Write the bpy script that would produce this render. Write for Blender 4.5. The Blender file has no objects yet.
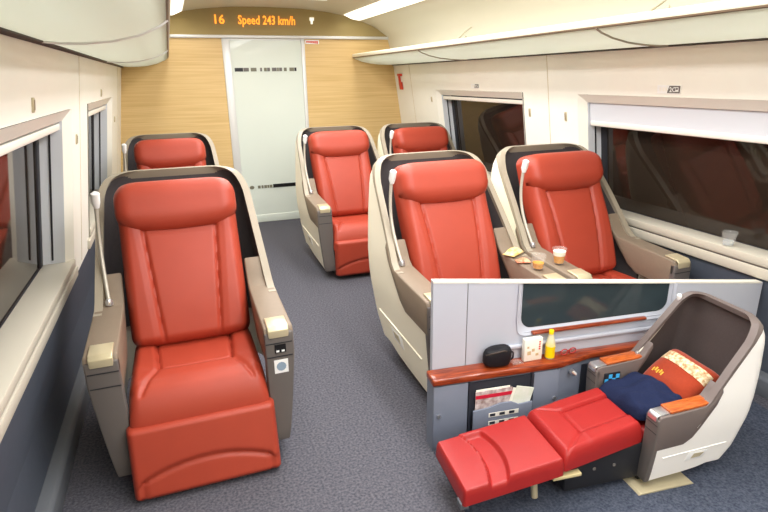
import bpy, bmesh, math, random
from mathutils import Matrix, Vector
random.seed(7)
S = bpy.context.scene
COL = S.collection

# ------------------------------------------------------------------ camera
CAM_R = ((0.9364653, -0.1204852, 0.3294176), (-0.3504845, -0.2841981, 0.8924080), (-0.0139021, -0.9511649, -0.3083699))
cam_d = bpy.data.cameras.new('camera')
cam = bpy.data.objects.new('camera', cam_d)
COL.objects.link(cam)
m4 = Matrix.Identity(4)
for r in range(3):
    m4[r][0] = CAM_R[r][0]
    m4[r][1] = -CAM_R[r][1]
    m4[r][2] = -CAM_R[r][2]
m4[2][3] = 1.55
cam.matrix_world = m4
cam_d.sensor_width = 36.0
cam_d.lens = 550.0 / 768.0 * 36.0
cam_d.clip_start = 0.02
S.camera = cam

# ------------------------------------------------------------------ world: night outside the carriage
W = bpy.data.worlds.new('night')
S.world = W
W.use_nodes = True
W.node_tree.nodes['Background'].inputs[0].default_value = (0.010, 0.011, 0.014, 1)
W.node_tree.nodes['Background'].inputs[1].default_value = 1.0

# ------------------------------------------------------------------ lamps: two cove strips of the carriage, two centre fill lamps added for brightness
for lx, lz, lw, le in ((0.12, 2.135, 0.16, 27.0), (1.906, 2.135, 0.16, 27.0), (0.72, 2.195, 0.24, 92.0), (1.306, 2.195, 0.24, 92.0)):
    ld = bpy.data.lights.new('strip_fill_light', 'AREA')
    ld.shape = 'RECTANGLE'
    ld.size = lw
    ld.size_y = 8.9 if lw < 0.2 else 8.2
    ld.energy = le
    ld.color = (0.97, 0.97, 0.985)
    lo = bpy.data.objects.new('strip_fill_light', ld)
    lo.location = (lx, 1.60 if lw < 0.2 else 1.15, lz)
    COL.objects.link(lo)

S.view_settings.view_transform = 'Standard'
S.view_settings.look = 'None'
S.view_settings.exposure = 0.0
S.view_settings.gamma = 1.0
S.view_settings.use_curve_mapping = False


# ------------------------------------------------------------------ materials
def lin(c):
    return tuple((v / 255 / 12.92) if v / 255 <= 0.04045 else ((v / 255 + 0.055) / 1.055) ** 2.4 for v in c) + (1.0,)


MATS = {}


def mat(name, rgb, rough=0.5, spec=0.5, metal=0.0, noise=0.0, nscale=20.0, bump=0.0, bscale=200.0, stretch=None,
        emit=None, estr=0.0, trans=0.0, alpha=1.0, ior=1.45, coat=0.0, rgb2=None, sheen=0.0):
    m = bpy.data.materials.new(name)
    m.use_nodes = True
    nt = m.node_tree
    b = nt.nodes['Principled BSDF']
    I = b.inputs
    I['Base Color'].default_value = lin(rgb)
    I['Roughness'].default_value = rough
    I['Specular IOR Level'].default_value = spec
    I['Metallic'].default_value = metal
    I['IOR'].default_value = ior
    I['Transmission Weight'].default_value = trans
    I['Alpha'].default_value = alpha
    I['Coat Weight'].default_value = coat
    I['Sheen Weight'].default_value = sheen
    if emit:
        I['Emission Color'].default_value = lin(emit)
        I['Emission Strength'].default_value = estr
    if noise or bump or rgb2:
        tc = nt.nodes.new('ShaderNodeTexCoord')
        mp = nt.nodes.new('ShaderNodeMapping')
        if stretch:
            mp.inputs['Scale'].default_value = stretch
        nt.links.new(tc.outputs['Object'], mp.inputs['Vector'])
    if noise or rgb2:
        n = nt.nodes.new('ShaderNodeTexNoise')
        n.inputs['Scale'].default_value = nscale
        n.inputs['Detail'].default_value = 4
        nt.links.new(mp.outputs[0], n.inputs['Vector'])
        cr = nt.nodes.new('ShaderNodeValToRGB')
        a = lin(rgb)
        if rgb2:
            c0, c1 = a, lin(rgb2)
        else:
            c0 = tuple(max(0, v * (1 - noise)) for v in a[:3]) + (1,)
            c1 = tuple(min(1, v * (1 + noise)) for v in a[:3]) + (1,)
        cr.color_ramp.elements[0].color = c0
        cr.color_ramp.elements[1].color = c1
        cr.color_ramp.elements[0].position = 0.33
        cr.color_ramp.elements[1].position = 0.67
        nt.links.new(n.outputs['Fac'], cr.inputs[0])
        nt.links.new(cr.outputs[0], I['Base Color'])
    if bump:
        n2 = nt.nodes.new('ShaderNodeTexNoise')
        n2.inputs['Scale'].default_value = bscale
        n2.inputs['Detail'].default_value = 3
        nt.links.new(mp.outputs[0], n2.inputs['Vector'])
        bp = nt.nodes.new('ShaderNodeBump')
        bp.inputs['Strength'].default_value = bump
        bp.inputs['Distance'].default_value = 0.004
        nt.links.new(n2.outputs['Fac'], bp.inputs['Height'])
        nt.links.new(bp.outputs[0], I['Normal'])
    MATS[name] = m
    return m


mat('carpet', (70, 70, 78), 0.95, 0.1, rgb2=(104, 103, 110), nscale=95, bump=0.6, bscale=260)
mat('bay_carpet', (58, 64, 78), 0.95, 0.1, rgb2=(88, 94, 108), nscale=110, bump=0.6, bscale=260)
mat('cream', (252, 249, 238), 0.45, 0.35, noise=0.02, nscale=3)
mat('cream_frame', (242, 238, 226), 0.4, 0.4)
mat('sill', (208, 202, 186), 0.4, 0.4)
mat('white_reveal', (216, 220, 226), 0.4, 0.4)
mat('rack', (238, 240, 232), 0.42, 0.4)
_nt = MATS['rack'].node_tree
_tr = _nt.nodes.new('ShaderNodeBsdfTranslucent')
_tr.inputs[0].default_value = lin((238, 242, 236))
_mx = _nt.nodes.new('ShaderNodeMixShader')
_mx.inputs[0].default_value = 0.62
_nt.links.new(_nt.nodes['Principled BSDF'].outputs[0], _mx.inputs[1])
_nt.links.new(_tr.outputs[0], _mx.inputs[2])
_nt.links.new(_mx.outputs[0], _nt.nodes['Material Output'].inputs[0])
mat('rack_lip', (246, 240, 216), 0.35, 0.5)
mat('brown_line', (118, 100, 78), 0.5)
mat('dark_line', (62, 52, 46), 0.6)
mat('ceiling', (226, 219, 198), 0.42, 0.35)
mat('header', (168, 148, 98), 0.24, 0.6, noise=0.03, nscale=4)
mat('wood', (214, 179, 119), 0.42, 0.4, rgb2=(229, 197, 140), nscale=3.2, stretch=(0.5, 1, 26))
mat('aluminium', (222, 222, 220), 0.35, 0.5, metal=0.15)
mat('silver', (215, 215, 218), 0.28, 0.5, metal=0.85)
mat('frost', (224, 232, 222), 0.28, 0.5, coat=0.3)
mat('frost_strip', (120, 118, 100), 0.3)
mat('black', (16, 16, 18), 0.45)
mat('gasket', (34, 34, 40), 0.5)
mat('night_glass', (44, 35, 28), 0.04, 0.5, ior=1.5)
mat('dado', (78, 84, 95), 0.6, 0.3, noise=0.03, nscale=30)
mat('skirting', (104, 108, 114), 0.55, 0.3)
mat('red', (166, 62, 42), 0.45, 0.5, noise=0.03, nscale=9, bump=0.12, bscale=420)
mat('red_bay', (160, 37, 35), 0.36, 0.45, noise=0.03, nscale=9, bump=0.12, bscale=520)
mat('shell_cream', (246, 240, 220), 0.4, 0.45)
mat('shell_white', (247, 245, 240), 0.4, 0.45)
mat('bay_taupe', (112, 101, 97), 0.5, 0.35)
mat('taupe', (134, 119, 102), 0.5, 0.35, noise=0.02, nscale=60)
mat('joint', (214, 200, 170), 0.5)
mat('rim', (160, 150, 132), 0.42, 0.45)
mat('liner', (86, 81, 82), 0.7, 0.2, noise=0.05, nscale=80)
mat('liner_brown', (76, 67, 65), 0.7, 0.2, noise=0.05, nscale=80)
mat('arm_front', (104, 98, 94), 0.5, 0.35)
mat('arm_cap', (206, 194, 160), 0.3, 0.5, metal=0.35)
mat('pedestal', (34, 35, 40), 0.6)
mat('neck', (196, 190, 176), 0.4, 0.5, metal=0.3)
mat('white', (240, 240, 238), 0.4)
mat('sticker_blue', (140, 160, 178), 0.5)
mat('red_plastic', (214, 70, 48), 0.4)
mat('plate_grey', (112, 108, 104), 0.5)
mat('plate_white', (253, 253, 250), 0.5)
mat('latch', (196, 184, 154), 0.4, 0.5, metal=0.2)
mat('slot', (128, 112, 90), 0.5)
mat('rod', (176, 166, 140), 0.4)
mat('led', (255, 170, 60), 0.5, emit=(255, 158, 52), estr=1.25)
mat('icon', (250, 248, 236), 0.5, emit=(250, 246, 230), estr=0.8)
mat('lamp_strip', (255, 250, 235), 0.5, emit=(255, 250, 234), estr=1.5)
mat('cup', (245, 245, 240), 0.08, 0.5, alpha=0.09)
mat('tea', (220, 150, 20), 0.12, 0.5)
mat('foam', (252, 246, 228), 0.6)
mat('snack_yellow', (236, 196, 92), 0.35, 0.5, rgb2=(248, 230, 180), nscale=40)
mat('snack_red', (212, 88, 52), 0.35, 0.5, rgb2=(238, 190, 150), nscale=50)
mat('water', (226, 232, 232), 0.05, 0.5, alpha=0.5)
mat('bay_wall', (190, 194, 205), 0.5, 0.3)
mat('bay_grey', (124, 132, 148), 0.5, 0.35)
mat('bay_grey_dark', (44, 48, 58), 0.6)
mat('redwood', (104, 36, 18), 0.28, 0.5, rgb2=(168, 74, 34), nscale=5, stretch=(2.5, 30, 30), coat=0.3)
mat('orangewood', (150, 66, 22), 0.28, 0.5, rgb2=(202, 104, 44), nscale=5, stretch=(30, 3, 30), coat=0.3)
mat('bay_glass', (52, 64, 68), 0.08, 0.5, ior=1.5)
mat('pouch', (26, 26, 30), 0.6, 0.3, bump=0.4, bscale=60)
mat('card', (246, 242, 228), 0.5)
mat('card_mark', (206, 184, 140), 0.5)
mat('yellow', (250, 214, 12), 0.3)
mat('bottle', (248, 244, 200), 0.1, 0.5, alpha=0.55)
mat('magazine_a', (232, 222, 220), 0.45, rgb2=(150, 120, 116), nscale=30)
mat('magazine_red', (206, 34, 62), 0.45)
mat('leaflet', (226, 234, 214), 0.5, rgb2=(244, 246, 236), nscale=22)
mat('pillow', (150, 54, 28), 0.8, 0.15, noise=0.06, nscale=50, bump=0.2, bscale=160, sheen=0.2)
mat('pillow_band', (236, 220, 182), 0.75, 0.15, rgb2=(168, 120, 76), nscale=46)
mat('gold', (226, 176, 60), 0.5)
mat('blanket', (34, 41, 68), 0.95, 0.1, noise=0.08, nscale=90, bump=0.5, bscale=120)
mat('control_blue', (70, 170, 226), 0.4, emit=(70, 170, 226), estr=0.25)
mat('spectacle', (176, 46, 40), 0.3)
mat('bracket', (216, 200, 150), 0.4)


# ------------------------------------------------------------------ mesh helpers
def link(name, me, m, parent=None):
    o = bpy.data.objects.new(name, me)
    COL.objects.link(o)
    if m:
        me.materials.append(MATS[m] if isinstance(m, str) else m)
    if parent:
        o.parent = parent
    return o


def finish(me, smooth):
    if smooth:
        for p in me.polygons:
            p.use_smooth = True
        me.set_sharp_from_angle(angle=math.radians(smooth if smooth > 1 else 40))


def obj(name, verts, faces, m, parent=None, smooth=0, bevel=0.0, seg=2):
    me = bpy.data.meshes.new(name)
    me.from_pydata([tuple(v) for v in verts], [], faces)
    bm = bmesh.new()
    bm.from_mesh(me)
    bmesh.ops.recalc_face_normals(bm, faces=bm.faces)
    if bevel:
        ed = [e for e in bm.edges if len(e.link_faces) == 2 and e.calc_face_angle(0) > 0.5]
        bmesh.ops.bevel(bm, geom=ed, offset=bevel, segments=seg, affect='EDGES', profile=0.5)
        smooth = smooth or 50
    bm.to_mesh(me)
    bm.free()
    finish(me, smooth)
    return link(name, me, m, parent)


class MB:
    def __init__(self):
        self.v = []
        self.f = []

    def add(self, v, f):
        o = len(self.v)
        self.v += [tuple(p) for p in v]
        self.f += [tuple(i + o for i in q) for q in f]
        return self

    def box(self, x0, x1, y0, y1, z0, z1):
        v = [(x, y, z) for z in (z0, z1) for y in (y0, y1) for x in (x0, x1)]
        return self.add(v, [(0, 2, 3, 1), (4, 5, 7, 6), (0, 1, 5, 4), (2, 6, 7, 3), (0, 4, 6, 2), (1, 3, 7, 5)])

    def prism(self, pts, fn0, fn1):
        n = len(pts)
        v = [fn0(p) for p in pts] + [fn1(p) for p in pts]
        f = [tuple(range(n - 1, -1, -1)), tuple(range(n, 2 * n))] + [(i, (i + 1) % n, n + (i + 1) % n, n + i) for i in range(n)]
        return self.add(v, f)

    def tube(self, pts, rad, n=10, caps=True):
        pts = [Vector(p) for p in pts]
        rads = rad if isinstance(rad, (list, tuple)) else [rad] * len(pts)
        rings = []
        prev = None
        for i, p in enumerate(pts):
            t = (pts[min(i + 1, len(pts) - 1)] - pts[max(i - 1, 0)]).normalized()
            a = prev - t * prev.dot(t) if prev else t.orthogonal()
            a.normalize()
            prev = a
            b = t.cross(a)
            rings.append([p + (a * math.cos(2 * math.pi * k / n) + b * math.sin(2 * math.pi * k / n)) * rads[i] for k in range(n)])
        v = [q for r_ in rings for q in r_]
        f = []
        for i in range(len(pts) - 1):
            for k in range(n):
                f.append((i * n + k, i * n + (k + 1) % n, (i + 1) * n + (k + 1) % n, (i + 1) * n + k))
        if caps:
            f.append(tuple(range(n - 1, -1, -1)))
            f.append(tuple((len(pts) - 1) * n + k for k in range(n)))
        return self.add(v, f)

    def lathe(self, prof, cx=0, cy=0, n=24, cap0=True, cap1=True):
        v = []
        for r_, z in prof:
            v += [(cx + r_ * math.cos(2 * math.pi * k / n), cy + r_ * math.sin(2 * math.pi * k / n), z) for k in range(n)]
        f = []
        for i in range(len(prof) - 1):
            for k in range(n):
                f.append((i * n + k, i * n + (k + 1) % n, (i + 1) * n + (k + 1) % n, (i + 1) * n + k))
        if cap0:
            f.append(tuple(range(n - 1, -1, -1)))
        if cap1:
            f.append(tuple((len(prof) - 1) * n + k for k in range(n)))
        return self.add(v, f)

    def build(self, name, m, parent=None, smooth=0, bevel=0.0, seg=2):
        return obj(name, self.v, self.f, m, parent, smooth, bevel, seg)


def box(name, x0, x1, y0, y1, z0, z1, m, parent=None, bevel=0.0, seg=2):
    return MB().box(x0, x1, y0, y1, z0, z1).build(name, m, parent, bevel=bevel, seg=seg)


def tag(o, label, cat, group=None):
    o['label'] = label
    o['category'] = cat
    if group:
        o['group'] = group
    return o


def thing(name, label, cat, loc=(0, 0, 0), rz=0.0, group=None, scale=1.0):
    o = bpy.data.objects.new(name, None)
    o.empty_display_size = 0.1
    COL.objects.link(o)
    o.location = loc
    o.rotation_euler = (0, 0, rz)
    o.scale = (scale,) * 3
    return tag(o, label, cat, group)


def structure(o, label=None):
    o['kind'] = 'structure'
    if label:
        o['label'] = label
    return o


def copy_tree(o, parent=None, skip=()):
    c = o.copy()
    COL.objects.link(c)
    c.parent = parent
    for ch in list(o.children):
        if ch.name.split('.')[0] in skip:
            continue
        copy_tree(ch, c, skip)
    return c


def mesh_text(name, body, size, m, parent=None, extrude=0.0008, align='LEFT', shear=0.0, bold=0.0):
    cu = bpy.data.curves.new(name, 'FONT')
    cu.body = body
    cu.size = size
    cu.extrude = extrude
    cu.align_x = align
    cu.shear = shear
    cu.offset = bold
    cu.resolution_u = 2
    tmp = bpy.data.objects.new(name + '_tmp', cu)
    COL.objects.link(tmp)
    dg = bpy.context.evaluated_depsgraph_get()
    me = bpy.data.meshes.new_from_object(tmp.evaluated_get(dg))
    bpy.data.objects.remove(tmp)
    me.materials.clear()
    return link(name, me, m, parent)


# ------------------------------------------------------------------ carriage shell
CX, HW, KS = 1.013, 1.5271, 0.1511
YE, YB = 6.20, -3.0
ZJ, ZT, ZS, ZW = 1.683, 1.431, 0.612, 0.60


def wx(side, z, out=0.0):
    """x of the side wall at height z, moved outward by out"""
    return CX + side * (HW - KS * (z - 1.0) + out)


def wp(side, y, z, out=0.0):
    return (wx(side, z, out), y, z)


structure(box('floor', -0.66, 2.70, YB, YE + 0.1, -0.05, 0.0, 'carpet'), 'blue grey speckled carpet')

# side walls with window openings (y ranges)
WIN = [(-0.59, 0.91), (1.53, 3.033), (3.653, 5.148)]
for side, nm in ((-1, 'wall_left'), (1, 'wall_right')):
    mb = MB()
    ys = [YB] + [v for w in WIN for v in w] + [YE]
    for i in range(len(ys) - 1):
        solid = i % 2 == 0
        spans = [(ZW - 0.02, ZJ)] if solid else [(ZT, ZJ)]
        for z0, z1 in spans:
            a, b = ys[i], ys[i + 1]
            mb.prism([(a, z0), (b, z0), (b, z1), (a, z1)], lambda p: wp(side, p[0], p[1]), lambda p: wp(side, p[0], p[1], 0.04))
    w = structure(mb.build(nm, 'cream'), 'cream side wall panelling')
    # recessed joints between wall panels
    for yj in (3.345, 5.75, 1.22):
        MB().prism([(yj - .003, ZW), (yj + .003, ZW), (yj + .003, ZJ), (yj - .003, ZJ)], lambda p: wp(side, p[0], p[1], -0.0015),
                   lambda p: wp(side, p[0], p[1], 0.01)).build('panel_joint', 'joint', w)
    d = MB()
    d.prism([(wx(side, .62), .62), (wx(side, .3, .005), .3), (wx(side, .3, .005), 0), (wx(side, .3, .05), 0), (wx(side, .62, .04), .62)],
            lambda p: (p[0], YB, p[1]), lambda p: (p[0], YE, p[1])).build('dado_panel', 'dado', w)
    xb = CX + side * (0.573 + CX)
    sk = MB().prism([(xb, 0), (xb, .085), (xb + side * .012, .10), (xb + side * .08, .11), (xb + side * .08, 0)], lambda p: (p[0], YB, p[1]),
                    lambda p: (p[0], YE, p[1])).build('baseboard_left' if side < 0 else 'baseboard_right', 'skirting', bevel=.004)
    structure(sk, 'grey heater skirting along the wall')
    # upper wall and cove up to the ceiling
prof = [(wx(1, ZJ), ZJ), (2.412, 1.80), (2.363, 1.985), (2.20, 2.085), (1.935, 2.172), (1.66, 2.215), (1.389, 2.239), (1.013, 2.246)]
prof = prof + [(2 * CX - x, z) for x, z in reversed(prof[:-1])]
mb = MB()
n = len(prof)
outer = [(CX + (x - CX) * 1.04, z + 0.06) for x, z in prof]
outer[0] = (outer[0][0], ZJ)
outer[-1] = (outer[-1][0], ZJ)
poly_in = [(x, z) for x, z in prof]
v = []
for y in (YB, YE):
    v += [(x, y, z) for x, z in poly_in]
for y in (YB, YE):
    v += [(x, y, z) for x, z in outer]
f = []
for i in range(n - 1):
    f.append((i, i + 1, n + i + 1, n + i))
    f.append((2 * n + i, 3 * n + i, 3 * n + i + 1, 2 * n + i + 1))
ceil = obj('ceiling', v, f, 'ceiling', smooth=50)
structure(ceil, 'glossy cream vaulted ceiling')
# end wall, wood veneer
DX0, DX1, ZD = 0.562, 1.408, 1.955
mb = MB()
mb.box(-0.70, DX0, YE, YE + .06, 0, 2.32)
mb.box(DX1, 2.74, YE, YE + .06, 0, 2.32)
mb.box(DX0, DX1, YE, YE + .06, ZD, 2.32)
we = structure(mb.build('wall_end', 'wood'), 'light wood veneer end wall with horizontal grain')
structure(box('wall_back_bounce', -0.70, 2.74, YB - .06, YB, 0, 2.32, 'wood'), 'unseen light wood veneer wall added at the near end to bounce light')  # closing wall out of view, added to bounce light into the cabin

# glass door
dr = structure(box('door_1', DX0 + .075, DX1 - .03, YE + .012, YE + .03, 0.085, ZD - .012, 'frost'), 'frosted glass sliding door')
box('door_frame', DX0 - .004, DX0 + .075, YE - .012, YE + .05, 0.0, ZD, 'aluminium', dr, bevel=.006)
box('door_frame', DX1 - .03, DX1 + .008, YE - .012, YE + .05, 0.0, ZD, 'aluminium', dr, bevel=.006)
box('bottom_rail', DX0 + .075, DX1 - .03, YE + .004, YE + .04, 0.0, .085, 'frost', dr, bevel=.004)
box('top_rail', DX0 + .075, DX1 - .03, YE + .004, YE + .04, ZD - .016, ZD, 'aluminium', dr)
# dashed manifestation strip, upper
x = 0.665
for wd, mt in ((.085, 'gasket'), (.055, 'plate_grey'), (.012, 'white'), (.06, 'frost_strip'), (.03, 'white'), (.02, 'plate_grey'), (.012, 'white'),
               (.03, 'frost_strip'), (.03, 'plate_grey'), (.012, 'white'), (.05, 'plate_grey'), (.02, 'frost_strip'), (.03, 'plate_grey'),
               (.012, 'white'), (.03, 'frost_strip'), (.022, 'white'), (.05, 'frost_strip'), (.022, 'gasket')):
    if mt != 'white':
        box('glass_strip', x, x + wd, YE + .008, YE + .0125, 1.632, 1.668, mt, dr)
    x += wd + .004
box('glass_strip', 0.97, 1.374, YE + .008, YE + .0125, .385, .425, 'black', dr)
for i, (a, b) in enumerate(((.80, .83), (.84, .862), (.87, .90), (.905, .925), (.93, .962))):
    box('glass_mark', a, b, YE + .008, YE + .0125, .388, .420, 'frost_strip', dr)
MB().add(*(lambda k: ([(.735 + .026 * math.cos(t * .5236), YE + y, .404 + .02 * math.sin(t * .5236)) for y in (.008, .0125) for t in range(12)],
                      [tuple(range(12)), tuple(range(23, 11, -1))] + [(t, (t + 1) % 12, 12 + (t + 1) % 12, 12 + t) for t in range(12)]))(0)).build('glass_mark', 'frost_strip', dr)

# header panel with the display
mb = MB()
xs = [2 * CX - 2.363 + 0.0 + (2.363 - (2 * CX - 2.363)) * i / 40 for i in range(41)]


def ceil_z(x):
    for (x0, z0), (x1, z1) in zip(prof[:-1], prof[1:]):
        if min(x0, x1) <= x <= max(x0, x1) and abs(x1 - x0) > 1e-6:
            return z0 + (z1 - z0) * (x - x0) / (x1 - x0)
    return 1.985


v = []
f = []
for x in xs:
    zt = ceil_z(x)
    for k in range(9):
        t = k / 8
        z = 1.985 + (zt - 1.985) * t
        v.append((x, YE - .015 - .10 * max(0, (z - 1.985) / .26) ** 1.6, z))
for i in range(40):
    for k in range(8):
        f.append((i * 9 + k, (i + 1) * 9 + k, (i + 1) * 9 + k + 1, i * 9 + k + 1))
hd = obj('header_panel', v, f, 'header', smooth=60)
if hd.data.polygons[0].normal.y > 0:
    hd.data.flip_normals()
tag(hd, 'olive gold curved header panel above the glass door', 'panel')
box('bottom_trim', 2 * CX - 2.37, 2.37, YE - .03, YE - .004, 1.955, 1.985, 'aluminium', hd, bevel=.004)
disp = thing('led_display', 'orange dot matrix speed display on the header panel', 'display', (0, YE - .052, 2.085))
for body, x, wd in (('16', .506, .095), ('Speed', .733, .215), ('243', .980, .125), ('km/h', 1.138, .175)):
    t = mesh_text('led_text', body, .118, 'led', disp, bold=.0016)
    xs_ = [v_.co.x for v_ in t.data.vertices]
    k_ = wd / (max(xs_) - min(xs_))
    t.location = (x - min(xs_) * k_, -.012, .002)
    t.scale = (k_, 1, 1)
    t.rotation_euler = (math.radians(90 + 16), 0, 0)
ic = MB().box(1.468, 1.512, -.032, -.022, .045, .075).box(1.480, 1.500, -.024, -.012, .012, .05).build('toilet_icon', 'icon', disp)
# red notice beside the door head
nt_ = thing('notice', 'small red and white notice at the top right of the door', 'sign', (0, YE, 0))
box('backing', 1.425, 1.575, -.006, -.001, 1.905, 1.945, 'plate_white', nt_)
for i in range(6):
    box('letter_stroke', 1.435 + i * .022, 1.452 + i * .022, -.0075, -.006, 1.918 - .002 * i, 1.936, 'red_plastic', nt_)

# ceiling light strips (visible diffusers)
for i, (x, lab) in enumerate(((0.12, 'long white ceiling light strip above the left luggage rack'), (1.906, 'long white ceiling light strip above the right luggage rack'))):
    z0 = ceil_z(x)
    L = thing('light_strip', lab, 'light', (x, 1.7, z0), group='ceiling light strips')
    sl = -0.30 if x > 1 else 0.30
    MB().prism([(-.085, .05), (.085, .05), (.085, -.018 + sl * .085), (.0, -.03), (-.085, -.018 - sl * .085)], lambda p: (p[0], -4.5, p[1]), lambda p: (p[0], 4.35, p[1])).build('diffuser', 'lamp_strip', L)


for x, lab in ((0.72, 'slim fill diffuser added left of the aisle centre'), (1.306, 'slim fill diffuser added right of the aisle centre')):  # glowing bodies of the added centre fill lamps
    L = thing('fill_diffuser', lab, 'light', (x, 1.15, ceil_z(x)), group='added centre fill diffusers')
    box('diffuser', -.12, .12, -4.1, 4.1, -.022, .02, 'lamp_strip', L, bevel=.005)


# ------------------------------------------------------------------ windows
def window(side, idx, y0, y1, lab, zb=1.345):
    P = lambda y, z, o: wp(side, y, z, o)

    def ring(name, a, b, oa, ob_, m, parent=None):
        """bevelled rectangular ring from rect a (depth oa) to rect b (depth ob)"""
        (ya, yb, za, zb), (yc, yd, zc, zd) = a, b
        q = [P(ya, za, oa), P(yb, za, oa), P(yb, zb, oa), P(ya, zb, oa), P(yc, zc, ob_), P(yd, zc, ob_), P(yd, zd, ob_), P(yc, zd, ob_)]
        return obj(name, q, [(i, (i + 1) % 4, 4 + (i + 1) % 4, 4 + i) for i in range(4)], m, parent)

    def slab(name, y_0, y_1, z_0, z_1, o0, o1, m, parent, bevel=0.0):
        return MB().prism([(y_0, z_0), (y_1, z_0), (y_1, z_1), (y_0, z_1)], lambda p: P(p[0], p[1], o0), lambda p: P(p[0], p[1], o1)).build(name, m, parent, bevel=bevel)

    fr = ring('window_%d' % idx, (y0, y1, ZS, ZT), (y0 + .055, y1 - .055, .70, ZT - .05), -.006, .026, 'cream_frame')
    structure(fr, lab)
    # deep reveal
    ring('reveal', (y0 + .055, y1 - .055, .70, ZT - .05), (y0 + .066, y1 - .066, .684, ZT - .056), .026, .135, 'white_reveal', fr)
    # roller blind (lowered or rolled up) and its bar
    if zb < 1.3:
        slab('blind', y0 + .062, y1 - .062, zb + .02, 1.380, .040, .052, 'white_reveal', fr)
    slab('blind_bar', y0 + .068, y1 - .068, zb - .006, zb + .026, .034, .060, 'cream_frame', fr, bevel=.006)
    # rubber gasket
    for (a, b, c, d) in ((y0 + .066, y0 + .12, .690, 1.37), (y1 - .12, y1 - .066, .690, 1.37), (y0 + .10, y1 - .10, .690, .704), (y0 + .10, y1 - .10, 1.345, 1.37)):
        slab('gasket', a, b, c, d, .120, .134, 'gasket', fr, bevel=.003)
    for yy in (y0 + .060, y1 - .060):
        slab('guide_slot', yy - .006, yy + .006, .72, 1.36, .075, .083, 'gasket', fr)
    slab('pane', y0 + .066, y1 - .066, .684, 1.375, .128, .136, 'night_glass', fr)
    # sill with a grey groove and a lower lip
    slab('sill', y0 + .01, y1 - .01, .655, .702, -.014, .125, 'sill', fr, bevel=.006)
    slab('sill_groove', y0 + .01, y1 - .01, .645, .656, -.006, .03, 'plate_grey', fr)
    slab('sill_lip', y0 - .06, y1 + .06, .590, .646, -.016, .03, 'sill', fr, bevel=.006)
    return fr


window(-1, 1, *WIN[1], 'window beside the nearest left seat')
window(-1, 2, *WIN[2], 'window beside the far left seat')
window(1, 3, *WIN[1], 'wide dark window beside the right seats', 1.240)
window(1, 4, *WIN[2], 'dark window near the end wall on the right')
window(-1, 5, *WIN[0], 'window behind the camera on the left')
window(1, 6, *WIN[0], 'window behind the camera on the right')


# small wall fittings
def latch(side, y, z, lab, h=.05):
    o = MB().prism([(y - .009, z - h / 2), (y + .009, z - h / 2), (y + .009, z + h / 2), (y - .009, z + h / 2)], lambda p: wp(side, p[0], p[1], -.008),
                   lambda p: wp(side, p[0], p[1], .004)).build('wall_latch', 'latch', bevel=.003)
    tag(o, lab, 'latch', 'small metal panel latches on the walls')
    MB().prism([(y - .004, z - h * .35), (y + .004, z - h * .35), (y + .004, z + h * .35), (y - .004, z + h * .35)], lambda p: wp(side, p[0], p[1], -.0095),
               lambda p: wp(side, p[0], p[1], -.004)).build('slot', 'slot', o)


latch(-1, 2.228, 1.478, 'metal latch on the left wall above the nearest window')
latch(-1, 3.20, 1.275, 'metal latch on the left wall between the two windows')
latch(-1, 4.36, 1.478, 'metal latch on the left wall above the far window')
latch(-1, 5.40, 1.24, 'metal latch on the left wall next to the wood end wall')
latch(1, 3.578, 1.288, 'metal latch on the right wall beside the far window frame', .06)
latch(1, 3.163, 1.282, 'metal latch on the right wall beside the near window frame', .06)
latch(1, 5.27, 1.335, 'metal latch on the right wall left of the far window', .05)


def seat_plate(side, y, z, s, lab):
    P = lambda a, b, o: wp(side, y - side * a * s, z + b * s, o)
    o = MB().prism([(-.075, -.021), (.075, -.021), (.075, .021), (-.075, .021)], lambda p: P(p[0], p[1], -.004), lambda p: P(p[0], p[1], .0)).build('seat_number_plate', 'plate_white')
    tag(o, lab, 'sign', 'seat number plates above the windows')
    MB().prism([(-.010, -.018), (.071, -.018), (.075, .019), (.006, .019)], lambda p: P(p[0], p[1], -.0055), lambda p: P(p[0], p[1], -.004)).build('grey_field', 'plate_grey', o)
    if side > 0:
        t = mesh_text('plate_text', '2C', .034 * s, 'plate_white', o, extrude=.0003, bold=.0005)
        # text runs along -y (towards the camera) on the leaning wall
        ux = Vector((0, -1, 0))
        uz = (Vector(wp(1, 0, 2)) - Vector(wp(1, 0, 1))).normalized()
        un = ux.cross(uz)
        M_ = Matrix((ux, uz, un)).transposed().to_4x4()
        M_.translation = Vector(P(.006, -.012, -.0062))
        t.matrix_local = M_
        # window pictogram beside the letters
        MB().prism([(.044, -.011), (.064, -.011), (.064, .012), (.044, .012)], lambda p: P(p[0], p[1], -.0062), lambda p: P(p[0], p[1], -.0054)).build('pictogram', 'plate_white', o)
        MB().prism([(.047, -.001), (.061, -.001), (.061, .009), (.047, .009)], lambda p: P(p[0], p[1], -.0067), lambda p: P(p[0], p[1], -.006)).build('pictogram', 'plate_grey', o)
        for q in (-.060, -.040, -.022):
            MB().prism([(q, -.010), (q + .012, -.010), (q + .012, .010), (q, .010)], lambda p: P(p[0], p[1], -.0048), lambda p: P(p[0], p[1], -.004)).build('faint_character', 'cream', o)
    return o


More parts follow.
